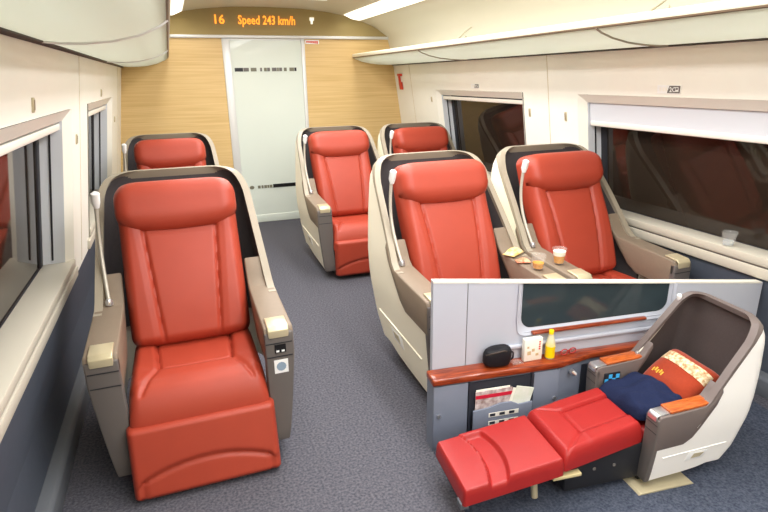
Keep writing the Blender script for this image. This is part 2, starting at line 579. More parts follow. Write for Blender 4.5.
seat_plate(1, 2.31, 1.470, 1.0, 'white and grey seat number plate above the wide right window')
seat_plate(1, 4.36, 1.470, 0.85, 'small seat number plate above the far right window')
hm = thing('emergency_hammer', 'small red emergency hammer on the right wall by the end wall', 'hammer')
P = lambda y, z, o: wp(1, y, z, o)
MB().prism([(5.99, 1.42), (6.06, 1.42), (6.07, 1.50), (5.99, 1.50)], lambda p: P(p[0], p[1], -.02), lambda p: P(p[0], p[1], -.002)).build('holder', 'red_plastic', hm, bevel=.004)
MB().prism([(6.03, 1.50), (6.07, 1.50), (6.07, 1.575), (6.03, 1.575)], lambda p: P(p[0], p[1], -.018), lambda p: P(p[0], p[1], -.002)).build('handle', 'red_plastic', hm, bevel=.004)
MB().prism([(5.97, 1.565), (6.08, 1.565), (6.08, 1.59), (5.97, 1.59)], lambda p: P(p[0], p[1], -.022), lambda p: P(p[0], p[1], -.002)).build('hammer_head', 'red_plastic', hm, bevel=.004)

# ------------------------------------------------------------------ luggage racks
RACK_R = [(2.436, 1.690), (2.36, 1.688), (2.26, 1.692), (2.16, 1.702), (2.06, 1.722), (1.99, 1.745), (1.955, 1.764)]
RACK_L = [(-.408, 1.690), (-.34, 1.684), (-.26, 1.684), (-.17, 1.692), (-.08, 1.712), (-.01, 1.742), (.025, 1.765)]


def rack(pr, name, lab, joints, lipm, trim_r, back_m):
    r = thing(name, lab, 'luggage rack')
    ys = [YB] + joints + [YE - .004]
    s = 1 if pr[0][0] > pr[-1][0] else -1
    for a, b in zip(ys[:-1], ys[1:]):
        # underside panel with thickness
        top = [(x, z + .014) for x, z in reversed(pr)]
        MB().prism(pr + top, lambda p: (p[0], a + .002, p[1]), lambda p: (p[0], b - .002, p[1])).build('rack_panel', 'rack', r, smooth=30)
    ex, ez = pr[-1]
    lip = [(ex + s * .01, ez + .008), (ex - s * .006, ez + .006), (ex - s * .012, ez + .016), (ex - s * .010, ez + .034), (ex + s * .004, ez + .040), (ex + s * .02, ez + .034)]
    MB().prism(lip, lambda p: (p[0], YB, p[1]), lambda p: (p[0], YE - .004, p[1])).build('front_lip', lipm, r, smooth=60)
    MB().prism([(ex + s * .004, ez - .004), (ex - s * .004, ez - .001), (ex - s * .006, ez + .006), (ex + s * .006, ez + .004)], lambda p: (p[0], YB, p[1]), lambda p: (p[0], YE - .004, p[1])).build('edge_line', 'brown_line', r)
    # dark brown trim strip against the wall
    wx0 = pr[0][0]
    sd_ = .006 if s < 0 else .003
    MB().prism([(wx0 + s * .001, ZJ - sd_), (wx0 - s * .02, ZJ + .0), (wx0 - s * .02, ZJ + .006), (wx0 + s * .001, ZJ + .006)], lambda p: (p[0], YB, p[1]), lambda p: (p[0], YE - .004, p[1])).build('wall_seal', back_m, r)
    for j in joints:
        MB().tube([(x, j, z - .002) for x, z in pr], trim_r, 8).build('joint_trim', 'white' if s < 0 else 'rim', r, smooth=60)
    return r


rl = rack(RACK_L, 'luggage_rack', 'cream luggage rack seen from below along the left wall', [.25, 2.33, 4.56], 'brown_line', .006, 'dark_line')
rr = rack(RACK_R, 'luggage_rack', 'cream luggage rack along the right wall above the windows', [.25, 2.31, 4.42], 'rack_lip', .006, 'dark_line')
for y in (2.06, 3.92):
    MB().tube([(2.08, y + .13, 1.785), (2.11, y, 1.862), (2.16, y - .02, 1.90)], .006, 6).build('support_rod', 'rod', rr, smooth=60)
    MB().tube([(2.08, y + .02, 1.785), (2.11, y - .03, 1.828)], [.006, .014], 8).build('support_hook', 'rod', rr, smooth=60)


# ------------------------------------------------------------------ seats
def lerp_prof(pts, y):
    if y <= pts[0][0]:
        return pts[0][1]
    for (a, za), (b, zb) in zip(pts[:-1], pts[1:]):
        if y <= b:
            return za + (zb - za) * (y - a) / (b - a)
    return pts[-1][1]


RIM_TOP = [(.42, .618), (.46, .645), (.50, .70), (.60, .83), (.70, .945), (.78, 1.04), (.83, 1.09), (.88, 1.12), (.93, 1.132)]
CREAM_MAIN = [(0, .445), (.26, .46), (.33, .50), (.42, .585), (.50, .665)] + [(a, b - .035) for a, b in RIM_TOP[3:]]
CREAM_TOP = [(0, .345), (.26, .365), (.33, .41), (.42, .53), (.50, .645)] + [(a, b - .035) for a, b in RIM_TOP[3:]]
REAR = [(.05, .66), (.12, .745), (.25, .83), (.5, .90), (.8, .945), (1.0, .955), (1.09, .945), (1.13, .93)]
BOTTOM = [(0, .075), (.45, .10), (.60, .115), (.72, .14)]


def shell_hw(z):
    h = .33 + (.38 - .33) * min(1, max(0, (z - .05) / .42)) ** .7
    if z > .62:
        h -= .032 * (z - .62) / .4
    if z > 1.0:
        h -= .085 * (1 - math.sqrt(max(0, 1 - ((z - 1.0) / .134) ** 2)))
    return h


def shell_grid(top_fn, bot_fn, off, ky, nside=26, ncor=8, nback=14, nv=18, y_start=0.0):
    """rows of points: path left front -> back -> right front; columns bottom->top"""
    r = .115
    path = [('s', -1, y_start + (1 - y_start) * i / nside) for i in range(nside)] + [('c', -1, i / ncor) for i in range(ncor)] + [('b', 0, i / nback) for i in range(nback + 1)]
    path += [('c', 1, 1 - (i + 1) / ncor) for i in range(ncor)] + [('s', 1, 1 - (1 - y_start) * (i + 1) / nside) for i in range(nside)]
    YR = .955
    rows = []
    for kind, sd, a in path:
        if kind == 's':
            yn = a * (YR - r)
        elif kind == 'c':
            yn = YR - r + r * math.sin(a * math.pi / 2)
        else:
            yn = YR
        zt = top_fn(yn)
        zb = bot_fn(yn)
        col = []
        for k in range(nv + 1):
            z = zb + (zt - zb) * k / nv
            yr = lerp_prof([(p[0], p[1]) for p in REAR], z) - off
            h = shell_hw(z) - off
            rr_ = max(.03, r - off)
            if kind == 's':
                p = (sd * h, a * (yr - rr_), z)
            elif kind == 'c':
                t = a * math.pi / 2
                p = (sd * (h - rr_ + rr_ * math.cos(t)), yr - rr_ + rr_ * math.sin(t), z)
            else:
                p = (-(h - rr_) + 2 * (h - rr_) * a, yr, z)
            col.append((p[0], p[1] * ky, p[2]))
        rows.append(col)
    return rows


def grid_faces(nr, nc):
    return [(i * nc + k, (i + 1) * nc + k, (i + 1) * nc + k + 1, i * nc + k + 1) for i in range(nr - 1) for k in range(nc - 1)]


def sheet(name, outer, inner, m, parent, smooth=50):
    """closed sheet between two point grids"""
    nr, nc = len(outer), len(outer[0])
    v = [p for c in outer for p in c] + [p for c in inner for p in c]
    N = nr * nc
    f = grid_faces(nr, nc) + [tuple(reversed([N + i for i in q])) for q in grid_faces(nr, nc)]
    for i in range(nr - 1):
        f.append((i * nc, N + i * nc, N + (i + 1) * nc, (i + 1) * nc))
        f.append((i * nc + nc - 1, (i + 1) * nc + nc - 1, N + (i + 1) * nc + nc - 1, N + i * nc + nc - 1))
    for k in range(nc - 1):
        f.append((k, k + 1, N + k + 1, N + k))
        e = (nr - 1) * nc
        f.append((e + k, N + e + k, N + e + k + 1, e + k + 1))
    return obj(name, v, f, m, parent, smooth=smooth)


def fall(d, r):
    t = min(1.0, max(0.0, d / r))
    return math.sqrt(max(0.0, 1 - (1 - t) ** 2))


def pad(name, hw, L, t, m, parent, xf, r=.04, rl=None, hf=None, nu=44, nv=52, corner=.04, base=0.0):
    """upholstered pad: rounded edges, optional relief hf(a,l); xf maps (across, along, height) to xyz"""
    rl = rl or r
    top, bot = [], []
    for i in range(nv + 1):
        q = i / nv
        s = .5 - .5 * math.cos(math.pi * q)
        l = L * (.55 * s + .45 * q)
        e = min(l, L - l)
        w = hw
        if corner and e < corner:
            w = hw - corner * (1 - math.sqrt(max(0, 1 - (1 - e / corner) ** 2)))
        rt, rb = [], []
        for j in range(nu + 1):
            u = -1 + 2 * j / nu
            a = w * (.6 * math.sin(u * math.pi / 2) + .4 * u)
            h = t * (fall(w - abs(a), r) * fall(e, rl)) ** .8
            if hf:
                k = fall(w - abs(a), r) * fall(e, rl)
                h += hf(a, l) * k
            rt.append(xf(a, l, h))
            rb.append(xf(a, l, base))
        top.append(rt)
        bot.append(rb)
    return sheet(name, top, bot, m, parent, smooth=75)


def gro(d, s=.009, dep=.012):
    return -dep * math.exp(-(d / s) ** 2)


def seat_shell(root, ky, cream, linm):
    top = lambda y: lerp_prof(CREAM_MAIN if cream == 'shell_cream' else CREAM_TOP, y)
    bot = lambda y: lerp_prof(BOTTOM, y)
    o = shell_grid(top, bot, 0.0, ky)
    i = shell_grid(top, bot, .014, ky)
    sh = sheet('shell', o, i, cream, root)
    # soft liner inside
    topl = lambda y: lerp_prof(RIM_TOP, y) - .012
    botl = lambda y: .36
    o = shell_grid(topl, botl, .0145, ky, y_start=.42)
    i = shell_grid(topl, botl, .028, ky, y_start=.42)
    sheet('shell_liner', o, i, linm, root)
    # rim that follows the wings and the top
    topr = lambda y: lerp_prof(RIM_TOP, y)
    botr = lambda y: lerp_prof(RIM_TOP, y) - .04
    o = shell_grid(topr, botr, -.003, ky, nv=3, y_start=.44)
    i = shell_grid(topr, botr, .030 if cream == 'shell_cream' else .050, ky, nv=3, y_start=.44)
    sheet('shell_rim', o, i, 'rim' if cream == 'shell_cream' else 'bay_taupe', root, smooth=45)
    return sh


def seat_arms(root, ky, wood=False, socket=False):
    for sd in (-1, 1):
        poly = [(0, .335), (0, .575), (.012, .595), (.30, .612), (.43, .622), (.465, .645), (.50, .695), (.535, .74), (.545, .70), (.50, .62), (.42, .515), (.33, .395), (.26, .35)]
        if not wood:
            poly = [(0, .43)] + poly[1:-4] + [(.50, .645), (.42, .57), (.33, .485), (.26, .445)]
        poly = [(y * ky, z) for y, z in poly]
        dense = []
        for (ya, za), (yb, zb) in zip(poly, poly[1:] + poly[:1]):
            q_ = max(1, int(math.hypot(yb - ya, zb - za) / .03))
            dense += [(ya + (yb - ya) * i / q_, za + (zb - za) * i / q_) for i in range(q_)]
        poly = dense
        arm = MB().prism(poly, lambda p: (sd * .268, p[0], p[1]), lambda p: (sd * (shell_hw(p[1]) + .006), p[0], p[1])).build('armrest', 'bay_taupe' if wood else 'taupe', root, bevel=.007)
        # front pillar below the arm
        mb = MB()
        zz_ = [.07 + (.575 - .07) * q / 10 for q in range(11)]
        pts = [(0.0, z) for z in zz_] + [(.035, z) for z in reversed(zz_)]
        mb.prism(pts, lambda p: (sd * (.268 - .02 * max(0, (.25 - p[1]) / .18)), p[0] - .006, p[1]), lambda p: (sd * (shell_hw(p[1]) + .004), p[0] - .006, p[1]))
        mb.build('front_panel', 'arm_front', arm, bevel=.006)
        for zz in (.47, .53):
            box('panel_line', min(sd * .27, sd * .377), max(sd * .27, sd * .377), -.0075, -.004, zz - .002, zz + .002, 'pedestal', arm)
        # pale cap on the front end
        MB().prism([(-.011, .555), (-.011, .588), (.004, .604), (.085, .610), (.085, .600), (0, .590)], lambda p: (sd * .282, p[0], p[1]), lambda p: (sd * .366, p[0], p[1])).build('armrest_cap', 'silver' if wood else 'arm_cap', arm, bevel=.004)
        if wood:
            MB().prism([(.085, .603), (.085, .622), (.30 * ky + .06, .634), (.38 * ky + .06, .640), (.38 * ky + .06, .618)], lambda p: (sd * .276, p[0], p[1]), lambda p: (sd * .374, p[0], p[1])).build('wood_inlay', 'orangewood', arm, bevel=.005)
        # upper line of the door on the outer side with its recessed handle
        hx = lambda z, o: sd * (shell_hw(z) + o)
        rp = [(.10 + .58 * i / 8, .262 + .03 * i / 8) for i in range(9)]
        MB().tube([(hx(z, .001), y * ky, z) for y, z in rp], .005, 6).build('side_ridge', 'shell_cream' if not wood else 'shell_white', root, smooth=60)
        hy = .42 * ky
        hb = MB().prism([(hy - .085, .195), (hy + .055, .205), (hy + .085, .262), (hy - .065, .264)], lambda p: (hx(p[1], .001), p[0], p[1]), lambda p: (hx(p[1], .004), p[0], p[1])).build('side_handle', 'white', root, bevel=.001)
        MB().prism([(hy - .045, .212), (hy + .030, .218), (hy + .055, .248), (hy - .025, .250)], lambda p: (hx(p[1], .003), p[0], p[1]), lambda p: (hx(p[1], .0055), p[0], p[1])).build('handle_recess', 'latch', hb)
        if socket and sd > 0:
            sk = box('socket', .305, .350, -.010, -.004, .488, .524, 'black', arm)
            for xx in (.316, .338):
                box('socket_pin', xx - .006, xx + .006, -.0115, -.009, .492, .500, 'white', sk)
            box('sticker', .298, .355, -.0085, -.005, .395, .455, 'white', arm)
            MB().add([(.3265 + .02 * math.cos(k * .5236), y, .425 + .02 * math.sin(k * .5236)) for y in (-.0095, -.008) for k in range(12)],
                     [tuple(range(12)), tuple(range(23, 11, -1))] + [(k, (k + 1) % 12, 12 + (k + 1) % 12, 12 + k) for k in range(12)]).build('sticker_ring', 'sticker_blue', arm)


def reading_lamp(root, ky, lean=.13, rise=.43):
    pts = []
    for i in range(15):
        t = i / 14
        pts.append((-.325 - .012 * math.sin(t * math.pi), (.44 + lean * t + .05 * math.sin(t * math.pi)) * ky, .635 + rise * t))
    neck = MB().tube(pts, .0085, 10).build('lamp_neck', 'neck', root, smooth=60)
    x, y, z = pts[-1]
    MB().tube([(x, y, z - .035), (x, y - .002, z - .01), (x + .004, y - .010, z + .03), (x + .004, y - .012, z + .034)], [.011, .018, .018, .012], 12).build('lamp_head', 'white', neck, smooth=50)
    MB().lathe([(.016, .628), (.016, .645), (.010, .655)], pts[0][0], pts[0][1], 12).build('lamp_base', 'silver', neck, smooth=50)


BASE_SEAT = {}


def make_seat(label, legrest_out, socket=False):
    root = thing('train_seat', label, 'seat', group='red leather train seats')
    seat_shell(root, 1.0, 'shell_cream', 'liner')
    seat_arms(root, 1.0, socket=socket)
    # pedestal
    MB().prism([(.06, 0), (.06, .05), (.02, .09), (.02, .30), (.62, .30), (.66, .10), (.56, .05), (.56, 0)], lambda p: (-.245, p[0], p[1]), lambda p: (.245, p[0], p[1])).build('pedestal', 'pedestal', root, bevel=.006)
    # seat cushion
    def cush(a, l, h):
        # l=0 at the front lip, curls down a little at the front
        drop = .055 * max(0, 1 - l / .14) ** 2
        return (a, -.045 + l, .285 + h - drop - .035 * max(0, (l - .2)) + (.012 * abs(a / .27) ** 3 if l > .1 else 0))

    def crel(a, l):
        side = .165 + .03 * (l / .5) - .03
        g = 0
        yb = .20 + .06 * (1 - (a / .15) ** 2) * 0
        if l > yb:
            g += gro(abs(abs(a) - side)) + (.014 if abs(a) > side else 0)
        else:
            g += gro(abs(abs(a) - (side + .10 * (yb - l) / yb)), .010, .010) if l > .05 else 0
            g += .012
        if abs(a) < side:
            g += gro(l - yb, .010)
        return g
    pad('seat_cushion', .268, .57, .135, 'red', root, cush, r=.05, rl=.075, hf=crel, corner=.03, nu=90, nv=72)
    # backrest
    D = (.404, .915)
    Nn = (-.915, .404)

    def bk(a, l, h):
        bend = .018 * math.sin(min(1, l / .5) * math.pi)
        return (a, .455 + D[0] * l + Nn[0] * (h + bend), .385 + D[1] * l + Nn[1] * (h + bend))

    def brel(a, l):
        side = .118 + .045 * (l / .6)
        g = gro(abs(abs(a) - side), .0075, .011)
        if abs(a) > side:
            g += .008 * min(1, (abs(a) - side) / .04)
        if abs(a) < side:
            g += gro(l - .525, .010, .012)
        return g
    pad('backrest', .262, .765, .105, 'red', root, bk, r=.05, hf=brel, corner=.06, nu=96, nv=72)

    def hr(a, l, h):
        l2 = .535 + l - .018 * (1 - (a / .27) ** 2) * (1 - l / .2)
        x, y, z = bk(a, l2, h + .062)
        return (x, y, z)
    pad('headrest', .268, .222, .098, 'red', root, hr, r=.07, rl=.085, corner=.085, nu=36, nv=28, hf=lambda a, l: -.012 * math.cos(a / .27 * 1.3))
    # leg rest
    d0, d1 = ((-.035, .300), (-.112, .012)) if legrest_out else ((-.018, .325), (-.03, .028))
    LL = math.hypot(d1[0] - d0[0], d1[1] - d0[1])
    dd = ((d1[0] - d0[0]) / LL, (d1[1] - d0[1]) / LL)
    nn = (dd[1], -dd[0])
    if nn[0] > 0:
        nn = (-nn[0], -nn[1])

    def lg(a, l, h):
        b0 = .05 if legrest_out else .01
        return (a, d0[0] + dd[0] * l + nn[0] * (h - b0), d0[1] + dd[1] * l + nn[1] * (h - b0))

    def lrel(a, l):
        arc = LL * .56 + .06 * (a / .26) ** 2
        g = gro(l - arc, .009, .012) if abs(a) < .245 else 0
        if l > arc:
            g += -.006 + (gro(abs(abs(a) - .245), .008, .010))
        return g
    pad('leg_rest', .285 if legrest_out else .262, LL, .075 if legrest_out else .06, 'red', root, lg, r=.028, hf=lrel, corner=.022, nv=44)
    reading_lamp(root, 1.0)
    return root


ROW1, ROW2 = 2.05, 4.08
seat_a = make_seat('large red leather seat nearest the camera with its leg rest tilted out', True, socket=True)
seat_a.location = (-.030, ROW1, 0)
seat_b = make_seat('red aisle seat with cream shell, nearest on the right of the aisle', False)
seat_b.location = (1.342, ROW1, 0)
for base, x, y, lab in ((seat_b, 2.145, ROW1 + .01, 'red window seat under the wide window, behind the two cups of amber drink'),
                        (seat_b, -.050, ROW2, 'red seat far left, mostly hidden behind the large nearest seat'),
                        (seat_b, 1.345, ROW2, 'red aisle seat in front of the wooden end wall with its full leg rest showing'),
                        (seat_b, 2.128, ROW2, 'red seat in the far right corner below the red hammer')):
    c = copy_tree(base)
    c.location = (x, y, 0)
    c['label'] = lab


# ------------------------------------------------------------------ things on the seats and sill
def cup(x, y, z, h, r, lab, fill, foam, name='plastic_cup'):
    t = thing(name, lab, 'cup', (x, y, z), group='plastic cups')
    MB().lathe([(r * .70, 0), (r, h), (r * 1.05, h + .002), (r * 1.05, h - .003), (r * .97, h - .004), (r * .68, .003)], n=24, cap1=True).build('cup_wall', 'cup', t, smooth=50)
    rr_ = lambda q: r * (.70 + .30 * q) * .96
    MB().lathe([(rr_(0), .004), (rr_(fill), h * fill)], n=24).build('drink', 'tea' if foam is not None else 'water', t, smooth=50)
    if foam:
        MB().lathe([(rr_(fill), h * fill), (rr_(fill + foam), h * (fill + foam))], n=24).build('foam', 'foam', t, smooth=50)
    return t


cup(1.655, 2.215, .612, .072, .036, 'half-empty plastic cup of amber drink on the armrest, beside the snack packets', .45, 0.0)
cup(1.805, 2.245, .612, .080, .036, 'plastic cup of amber drink with thick white foam on the armrest', .55, .28)
cup(2.60, 1.925, .704, .07, .036, 'clear plastic cup of water on the white window sill', .35, None, 'water_cup')


def packet(x, y, z, w, d, h, rz, m, lab):
    v = []
    f = []
    n_ = 8
    for i in range(n_ + 1):
        for j in range(n_ + 1):
            a, b = -1 + 2 * i / n_, -1 + 2 * j / n_
            k = (1 - a * a) * (1 - b * b)
            v.append((a * w / 2, b * d / 2, h * (k ** .6) * (1 + .35 * math.sin(5 * a + 3 * b)) + .002))
    N = len(v)
    v += [(p[0], p[1], 0) for p in v]
    g = grid_faces(n_ + 1, n_ + 1)
    f = g + [tuple(reversed([i + N for i in q])) for q in g]
    ed = [(i, 0) for i in range(n_ + 1)] + [(n_, j) for j in range(1, n_ + 1)] + [(i, n_) for i in range(n_ - 1, -1, -1)] + [(0, j) for j in range(n_ - 1, 0, -1)]
    ids = [i * (n_ + 1) + j for i, j in ed]
    f += [(ids[k], ids[(k + 1) % len(ids)], N + ids[(k + 1) % len(ids)], N + ids[k]) for k in range(len(ids))]
    o = obj('snack_packet', v, f, m, smooth=80)
    o.location = (x, y, z)
    o.rotation_euler = (0, 0, rz)
    return tag(o, lab, 'snack packet', 'snack packets on the armrest')


packet(1.655, 2.44, .629, .12, .07, .022, .5, 'snack_yellow', 'yellow and white snack packet lying at the rear of the armrest')
packet(1.640, 2.325, .618, .075, .05, .014, -.3, 'snack_red', 'small red snack packet lying beside the plastic cup')

# ------------------------------------------------------------------ sleeping bay in the right foreground: low partition, console, reclined seat
A6 = math.radians(6.3)
BX, BY = .925, 1.895
bay = dict(loc=(BX, BY, 0), rz=-A6)


def place(o):
    o.location = bay['loc']
    o.rotation_euler = (0, 0, bay['rz'])
    return o


# low partition from the aisle to the right wall (local x = along, -y = towards the camera)
U0, U1 = -.012, 1.685
ztop = lambda u: .757 - .1065 * (u + .014)
mb = MB()
WU0, WU1, WZ = .385, 1.165, .475
fa, fb = 0.0, .03


def pan(u0, u1, z0, top=None):
    z0b = z0
    mb.prism([(u0, z0), (u1, z0b), (u1, top if top else ztop(u1)), (u0, top if top else ztop(u0))], lambda p: (p[0], fa, p[1]), lambda p: (p[0], fb, p[1]))


pan(U0, .138, 0)
pan(.142, WU0, 0)
pan(WU0, WU1, 0, WZ)
pan(WU1, U1, 0)
part = place(mb.build('wall_partition', 'bay_wall'))
structure(part, 'low pale grey partition with a window behind the reclined seat')
box('panel_joint', .138, .142, .004, .02, .30, ztop(.14) - .002, 'plate_grey', part)
# window in the partition with rounded lower corners
wfr = []
rad = .05
inner = [(WU0 + .015, ztop(WU0) - .004)] + [(WU0 + .015 + rad - rad * math.cos(t), WZ + .015 + rad - rad * math.sin(t)) for t in [i * math.pi / 12 for i in range(7)]]
inner += [(WU1 - .015 - rad + rad * math.sin(t), WZ + .015 + rad - rad * math.cos(t)) for t in [i * math.pi / 12 for i in range(7)]] + [(WU1 - .015, ztop(WU1) - .004)]
MB().prism(inner, lambda p: (p[0], .010, p[1]), lambda p: (p[0], .020, p[1])).build('pane', 'bay_glass', part)
n_i = len(inner)
cx_, cz_ = (WU0 + WU1) / 2, .62
out_ = []
for i, (u, z) in enumerate(inner):
    du = -.03 if u < cx_ - .3 else (.03 if u > cx_ + .3 else 0)
    dz = -.03 if z < WZ + .05 else 0
    out_.append((u + du, z + dz))
v = [(u, -.006, z) for u, z in out_] + [(u, .012, z) for u, z in inner]
obj('window_surround', v, [(i, i + 1, n_i + i + 1, n_i + i) for i in range(n_i - 1)], 'bay_wall', part, smooth=60)
box('window_ledge', WU0 + .06, WU0 + .64, -.022, .0, WZ - .008, WZ + .005, 'redwood', part, bevel=.003)
box('wall_ledge', .30, 1.2, -.016, .0, .405, .425, 'bay_wall', part, bevel=.006)
te = box('top_edge', U0, U1, -.002, .032, -.004, .004, 'cream_frame', part)
te.rotation_euler = (0, math.atan(.1065), 0)
te.location = (0, 0, ztop(0) - .002)

# console cabinet below the window
con = thing('side_console', 'blue grey side console with a glossy red wood top behind the reclined seat', 'cabinet', (BX, BY, 0), -A6)
front = [(-.035, -.085), (.555, -.085), (.72, -.045), (1.60, -.045)]
body = [(-.035, -.002)] + front + [(1.60, -.002)]
MB().prism(body, lambda p: (p[0], p[1] + (.006 if p[1] < -.01 else 0), 0), lambda p: (p[0], p[1] + (.006 if p[1] < -.01 else 0), .325)).build('body', 'bay_grey', con)
topf = [(-.04, -.001), (-.04, -.093), (.555, -.093), (.725, -.053), (1.60, -.053), (1.60, -.001)]
MB().prism(topf, lambda p: (p[0], p[1], .325), lambda p: (p[0], p[1], .357)).build('worktop', 'redwood', con, bevel=.007)


def cdoor(u0, u1, lock_u):
    d_ = box('door', u0, u1, -.087, -.079, .02, .318, 'bay_grey', con, bevel=.002)
    lk = MB()
    lk.tube([(lock_u, -.094, .178), (lock_u, -.086, .178)], .008, 12)
    lk.build('lock', 'silver', d_, smooth=50)


cdoor(-.034, .120, -.012)
cdoor(.428, .552, .535)
# magazine pocket: a recess with slots
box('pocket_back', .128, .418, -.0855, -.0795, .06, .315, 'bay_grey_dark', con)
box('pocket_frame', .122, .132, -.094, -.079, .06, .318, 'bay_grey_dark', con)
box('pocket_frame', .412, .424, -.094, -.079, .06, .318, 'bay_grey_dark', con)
wav = [(.134, .06), (.134, .196), (.20, .200), (.26, .216), (.31, .214), (.345, .196), (.41, .200), (.41, .06)]
pf = MB().prism(wav, lambda p: (p[0], -.118, p[1]), lambda p: (p[0], -.110, p[1])).build('pocket_front', 'bay_grey', con, bevel=.002)
for zz in (.155, .115):
    box('slot', .205, .345, -.1195, -.117, zz, zz + .020, 'card', pf)
    for k in range(3):
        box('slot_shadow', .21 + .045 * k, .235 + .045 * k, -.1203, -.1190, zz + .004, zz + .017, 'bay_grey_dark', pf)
# angled face latch
lk = MB().tube([(.615, -.082, .295), (.612, -.098, .297), (.622, -.104, .290)], [.012, .012, .008], 10).build('latch', 'silver', con, smooth=50)
box('dark_gap', .66, .80, -.0475, -.044, .03, .30, 'bay_grey_dark', con)


def bay_obj(o, u, w, z, rz=0.0):
    c_, s_ = math.cos(-A6), math.sin(-A6)
    o.location = (BX + u * c_ + w * s_, BY + u * s_ - w * c_, z)
    o.rotation_euler = (0, 0, -A6 + rz)
    return o


# magazines in the pocket
for k, (u, w, rz, wd, ht, m_, lab) in enumerate(((.235, .098, .0, .17, .175, 'magazine_a', 'magazine with a red masthead standing in the console pocket'),
                                                 (.335, .104, .16, .085, .175, 'leaflet', 'pale green leaflet leaning out of the console pocket'))):
    mg = thing('magazine' if k == 0 else 'leaflet', lab, 'magazine' if k == 0 else 'leaflet')
    bay_obj(mg, u, w, .10)
    pg = box('cover', -wd / 2, wd / 2, -.002, .002, 0, ht, m_, mg)
    pg.rotation_euler = (0, rz * 1.6, 0)
    if k == 0:
        mh = box('masthead', -wd / 2, wd / 2, -.003, -.0018, ht - .035, ht - .018, 'magazine_red', pg)
        box('page', -wd / 2 + .004, wd / 2 - .01, .002, .006, 0, ht + .006, 'card', mg)
    else:
        box('fold', -wd / 2 - .012, wd / 2 - .012, .002, .005, .004, ht - .012, 'card', pg)

# black pouch
pc = thing('pouch', 'small black pouch standing on the wooden console top', 'pouch')
bay_obj(pc, .262, .048, .358)
v = []
nn_, mm = 20, 12
for i in range(mm + 1):
    ph = -math.pi / 2 + math.pi * i / mm
    for k in range(nn_):
        th = 2 * math.pi * k / nn_
        sg = lambda q, e: math.copysign(abs(q) ** e, q)
        z = .045 + .045 * sg(math.sin(ph), .6) * (1 + .10 * math.cos(th - .6))
        cr_ = abs(math.cos(ph)) ** .5
        v.append((.064 * cr_ * sg(math.cos(th), .7) + .006 * (z / .09), .032 * cr_ * sg(math.sin(th), .8), max(0, z)))
f = [(i * nn_ + k, i * nn_ + (k + 1) % nn_, (i + 1) * nn_ + (k + 1) % nn_, (i + 1) * nn_ + k) for i in range(mm) for k in range(nn_)]
obj('bag', v, f, 'pouch', pc, smooth=60)
MB().tube([(-.055, -.012, .064), (-.03, -.030, .078), (.02, -.030, .083), (.058, -.014, .068)], .0035, 6).build('zip', 'dark_line', pc, smooth=60)
MB().tube([(.060, -.010, .070), (.072, -.012, .058), (.074, -.008, .035), (.066, -.004, .022)], .004, 6).build('wrist_loop', 'gasket', pc, smooth=60)
# small clear wrapper
wr = packet(0, 0, 0, .05, .035, .010, 0, 'cup', 'small clear plastic wrapper between the black pouch and the white card')
wr.name = 'plastic_wrapper'
wr['category'] = 'wrapper'
del wr['group']
bay_obj(wr, .362, .045, .358)
# standing card
cd = thing('standing_card', 'white printed card box standing on the console beside the yellow bottle', 'card')
bay_obj(cd, .437, .035, .357, .05)
b_ = box('box', -.044, .044, -.012, .012, 0, .105, 'card', cd, bevel=.0015)
for (a, b, c, d) in ((-.030, -.012, .030, .048), (-.008, .006, .044, .058), (-.032, -.022, .062, .072), (.012, .026, .022, .034)):
    box('print_motif', a, b, -.0128, -.0119, c, d, 'card_mark', b_)
for q in range(4):
    box('print_text', .026, .034, -.0128, -.0119, .050 + .011 * q, .057 + .011 * q, 'red_plastic', b_)
# bottle
bt = thing('drink_bottle', 'small bottle with a yellow label and yellow cap on the console', 'bottle')
bay_obj(bt, .520, .045, .357)
MB().lathe([(.018, 0), (.021, .004), (.021, .06), (.020, .075), (.017, .088), (.010, .112), (.0085, .122)], n=20).build('bottle_body', 'bottle', bt, smooth=50)
MB().lathe([(.0214, .008), (.0214, .062)], n=20).build('label_band', 'yellow', bt, smooth=50)
MB().lathe([(.0105, .118), (.0105, .135), (.009, .137)], n=16).build('bottle_cap', 'yellow', bt, smooth=50)
# spectacles
sp = thing('spectacles', 'red framed spectacles folded on the console right of the bottle', 'spectacles')
bay_obj(sp, .615, .035, .358, .1)
for cx in (-.022, .022):
    MB().tube([(cx + .018 * math.cos(t * math.pi / 8), -.006, .016 + .013 * math.sin(t * math.pi / 8)) for t in range(17)], .0026, 6).build('lens_rim', 'spectacle', sp, smooth=60)
    MB().tube([(cx * 1.85, -.006, .022), (cx * 1.80, .012, .010), (cx * .6, .020, .004)], .002, 6).build('temple', 'spectacle', sp, smooth=60)
MB().tube([(-.005, -.006, .020), (0, -.008, .023), (.005, -.006, .020)], .0022, 6).build('bridge', 'spectacle', sp, smooth=60)

# carpet of the bay
mt_ = place(box('floor_mat', -.03, 1.62, -1.05, -.09, .0005, .004, 'bay_carpet'))
tag(mt_, 'darker blue carpet mat under the reclined seat', 'mat')

